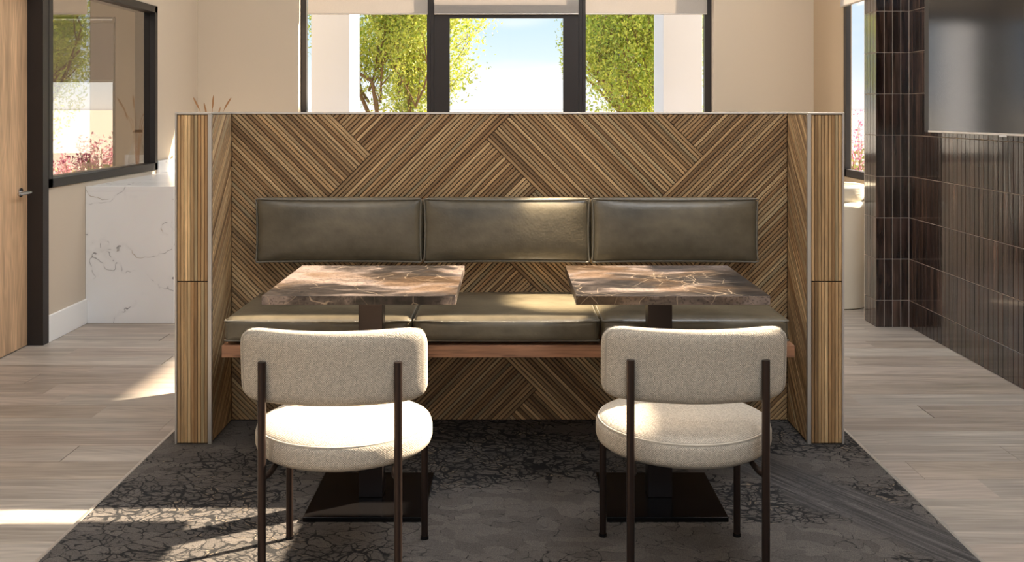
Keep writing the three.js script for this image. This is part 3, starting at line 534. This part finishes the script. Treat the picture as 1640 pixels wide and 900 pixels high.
{
  const d = thing('unseen_downlight', 'unseen ceiling spot above the booth, placed to light the middle seat cushion', 'lamp', [0.2, CEIL, -4.04]);  // out of view, placed to light the middle seat cushion
  part('ring', new THREE.LatheGeometry([[0.045, -0.02], [0.06, -0.02], [0.062, 0], [0.045, 0]].map(([x, y]) => new THREE.Vector2(x, y)), 32), M.white, d);
  part('lens', rod([0, -0.012, 0], [0, -0.004, 0], 0.044, 0.044, 24), M.unseenLampGlow, d);
  const s = new THREE.SpotLight(new THREE.Color().setRGB(1, 0.84, 0.60), 300, 0, 0.078, 0.8, 2); s.name = 'unseen_downlight_beam'; s.position.set(0, -0.03, 0); s.target.position.set(0, -4, 0); s.castShadow = true; d.add(s, s.target);
}

// ---------------------------------------------------------------- outdoors
struct('ground', 'pale paved ground outside', bx(-900, 900, -0.5, -0.21, -1500, 60), M.ground);
for (const [x0, x1, l] of [[-1.985, -1.6, 'white porch column outside the window side toward the counter'], [1.54, 1.93, 'cream porch column outside the window side toward the tiled column']]) {
  const c = thing('porch_column', l, 'column', [(x0 + x1) / 2, -0.21, -10.33]), h = (x1 - x0) / 2; part('shaft', rbx(-h, h, 0.12, 4.4, -0.33, 0.33, 0.006), M.column, c); part('base', rbx(-h - 0.05, h + 0.05, 0, 0.12, -0.38, 0.38, 0.006), M.column, c);
}
const leafGeo = (() => { const g = new THREE.BufferGeometry(); g.setAttribute('position', new THREE.Float32BufferAttribute([0, 0, 0, 0.22, 0.5, 0.06, 0, 1, 0, 0, 0, 0, 0, 1, 0, -0.22, 0.5, 0.06], 3)); g.computeVertexNormals(); return g; })();
function leaves(parent, spots, size, tones, name = 'foliage') {
  const im = new THREE.InstancedMesh(leafGeo, M.leaf, spots.length), o = new THREE.Object3D(), c = new THREE.Color();
  spots.forEach((p, i) => { o.position.copy(p); o.rotation.set(R(-1.4, 1.4), R(0, 6.28), R(-1.6, 1.6)); o.scale.setScalar(size * R(0.6, 1.35)); o.updateMatrix(); im.setMatrixAt(i, o.matrix); const t = tones[Math.floor(rnd() * tones.length)], k = R(0.8, 1.15); im.setColorAt(i, c.setRGB(t[0] * k, t[1] * k, t[2] * k)); });
  im.name = name; im.userData.kind = 'stuff'; shade(im); parent.add(im);
}
function tree(label, x, z, rx, ry, cy, nLeaf, lean, tones) {
  const t = thing('tree', label, 'tree', [x, -0.21, z]), wood = [], tips = [];
  const grow = (a, dir, len, r, depth) => {
    const pts = [a.clone()], d = dir.clone(); let p = a.clone(); const n = 5;
    for (let i = 0; i < n; i++) { d.add(new THREE.Vector3(R(-0.22, 0.22), R(-0.06, 0.14), R(-0.22, 0.22))).normalize(); p = p.clone().addScaledVector(d, len / n); pts.push(p); if (depth >= 2) tips.push([p.clone(), depth]); }
    const inC = (q) => Math.hypot(q.x / rx, (q.y - cy) / ry, q.z / rx) < 0.92;
    for (let i = 0; i < n; i++) if (depth === 0 || (inC(pts[i]) && inC(pts[i + 1]))) wood.push(rod(pts[i].toArray(), pts[i + 1].toArray(), r * (1 - 0.6 * i / n), r * (1 - 0.6 * (i + 1) / n), depth > 2 ? 4 : 6));
    if (depth < 4 && Math.hypot(p.x / rx, (p.y - cy) / ry, p.z / rx) < (depth ? 0.95 : 9)) { const m = depth === 0 ? 5 : depth === 1 ? 5 : 4; for (let i = 0; i < m; i++) { const k = 1 + Math.floor(rnd() * n), nd = d.clone().add(new THREE.Vector3(R(-0.9, 0.9), R(-0.25, 0.55), R(-0.9, 0.9))).normalize(); grow(pts[k], nd, len * R(0.5, 0.75), r * 0.42, depth + 1); } }
  };
  for (let i = 0; i < 4; i++) { const an = i * 1.57 + R(-0.4, 0.4); grow(new THREE.Vector3(Math.cos(an) * 0.08, 0, Math.sin(an) * 0.08), new THREE.Vector3(Math.cos(an) * 0.3 + lean, 1, Math.sin(an) * 0.3).normalize(), 2.0, 0.06, 0); }
  part('trunk', merge(wood), M.bark, t);
  const spots = [];
  while (spots.length < nLeaf) {
    if (spots.length % 3) { const [p] = tips[Math.floor(rnd() * tips.length)], q = p.clone().add(new THREE.Vector3(R(-1, 1) ** 3, R(-1, 1) ** 3, R(-1, 1) ** 3).multiplyScalar(0.3)); if (Math.hypot((q.x) / rx, (q.y - cy) / ry, q.z / rx) < 1.05) { spots.push(q); continue; } }
    const q = new THREE.Vector3(R(-1, 1), R(-1, 1), R(-1, 1)), l = q.length(); if (l > 1 || noise(q.x * 4 + 20, q.y * 4 + q.z * 3 + 30, 256, 3) < 0.5 + 0.16 * l - q.y * 0.16) continue; spots.push(new THREE.Vector3(q.x * rx, cy + q.y * ry, q.z * rx));
  }
  leaves(t, spots, 0.056, tones);
}
const spring = [[0.6, 0.62, 0.08], [0.5, 0.56, 0.07], [0.7, 0.68, 0.12], [0.36, 0.46, 0.06]], deep = [[0.5, 0.58, 0.08], [0.62, 0.66, 0.1], [0.34, 0.46, 0.06], [0.7, 0.7, 0.13]];
tree('spring green tree with several stems outside the window beside the glazed door', -1.55, -14.2, 1.45, 1.7, 3.05, 52000, 0, spring);
tree('dense green tree outside the window side toward the tiled column', 2.15, -14.5, 1.45, 1.9, 2.6, 64000, 0, deep);
function bush(label, x, z, r, h) {
  const b = thing('flowering_shrub', label, 'shrub', [x, -0.21, z]), st = [], sp = [], fl = [];
  for (let i = 0; i < 70; i++) { const a = R(0, 6.28), q = Math.sqrt(rnd()) * r, tx = Math.cos(a) * q, tz = Math.sin(a) * q, ty = h * R(0.8, 1.08) * (1 - 0.25 * (q / r) ** 2); st.push(rod([tx * 0.5, 0, tz * 0.5], [tx, ty, tz], 0.006, 0.003, 4)); for (let k = 0; k < 60; k++) { const t = R(0.25, 0.86); sp.push(new THREE.Vector3(mix(tx * 0.5, tx, t) + R(-0.06, 0.06), ty * t, mix(tz * 0.5, tz, t) + R(-0.06, 0.06))); } for (let k = 0; k < 46; k++) { const t = R(0.8, 1.1); fl.push(new THREE.Vector3(mix(tx * 0.5, tx, t) + R(-0.03, 0.03), ty * t, mix(tz * 0.5, tz, t) + R(-0.03, 0.03))); } }
  part('stems', merge(st), M.bark, b);
  leaves(b, sp, 0.07, [[0.36, 0.42, 0.14], [0.46, 0.46, 0.2], [0.28, 0.36, 0.1]]); leaves(b, fl, 0.035, [[0.62, 0.2, 0.34], [0.5, 0.14, 0.3], [0.7, 0.36, 0.46]], 'blossom');
}
bush('pink flowering shrub outside the window by the tiled column', 3.45, -9.7, 0.5, 1.32);
bush('pink flowering shrub outside the office window by the door post', -3.85, -9.6, 0.5, 1.26);
bush('pink flowering shrub outside the office window, the one farther from the booth', -4.85, -9.7, 0.55, 1.2);

renderer.render(scene, camera);
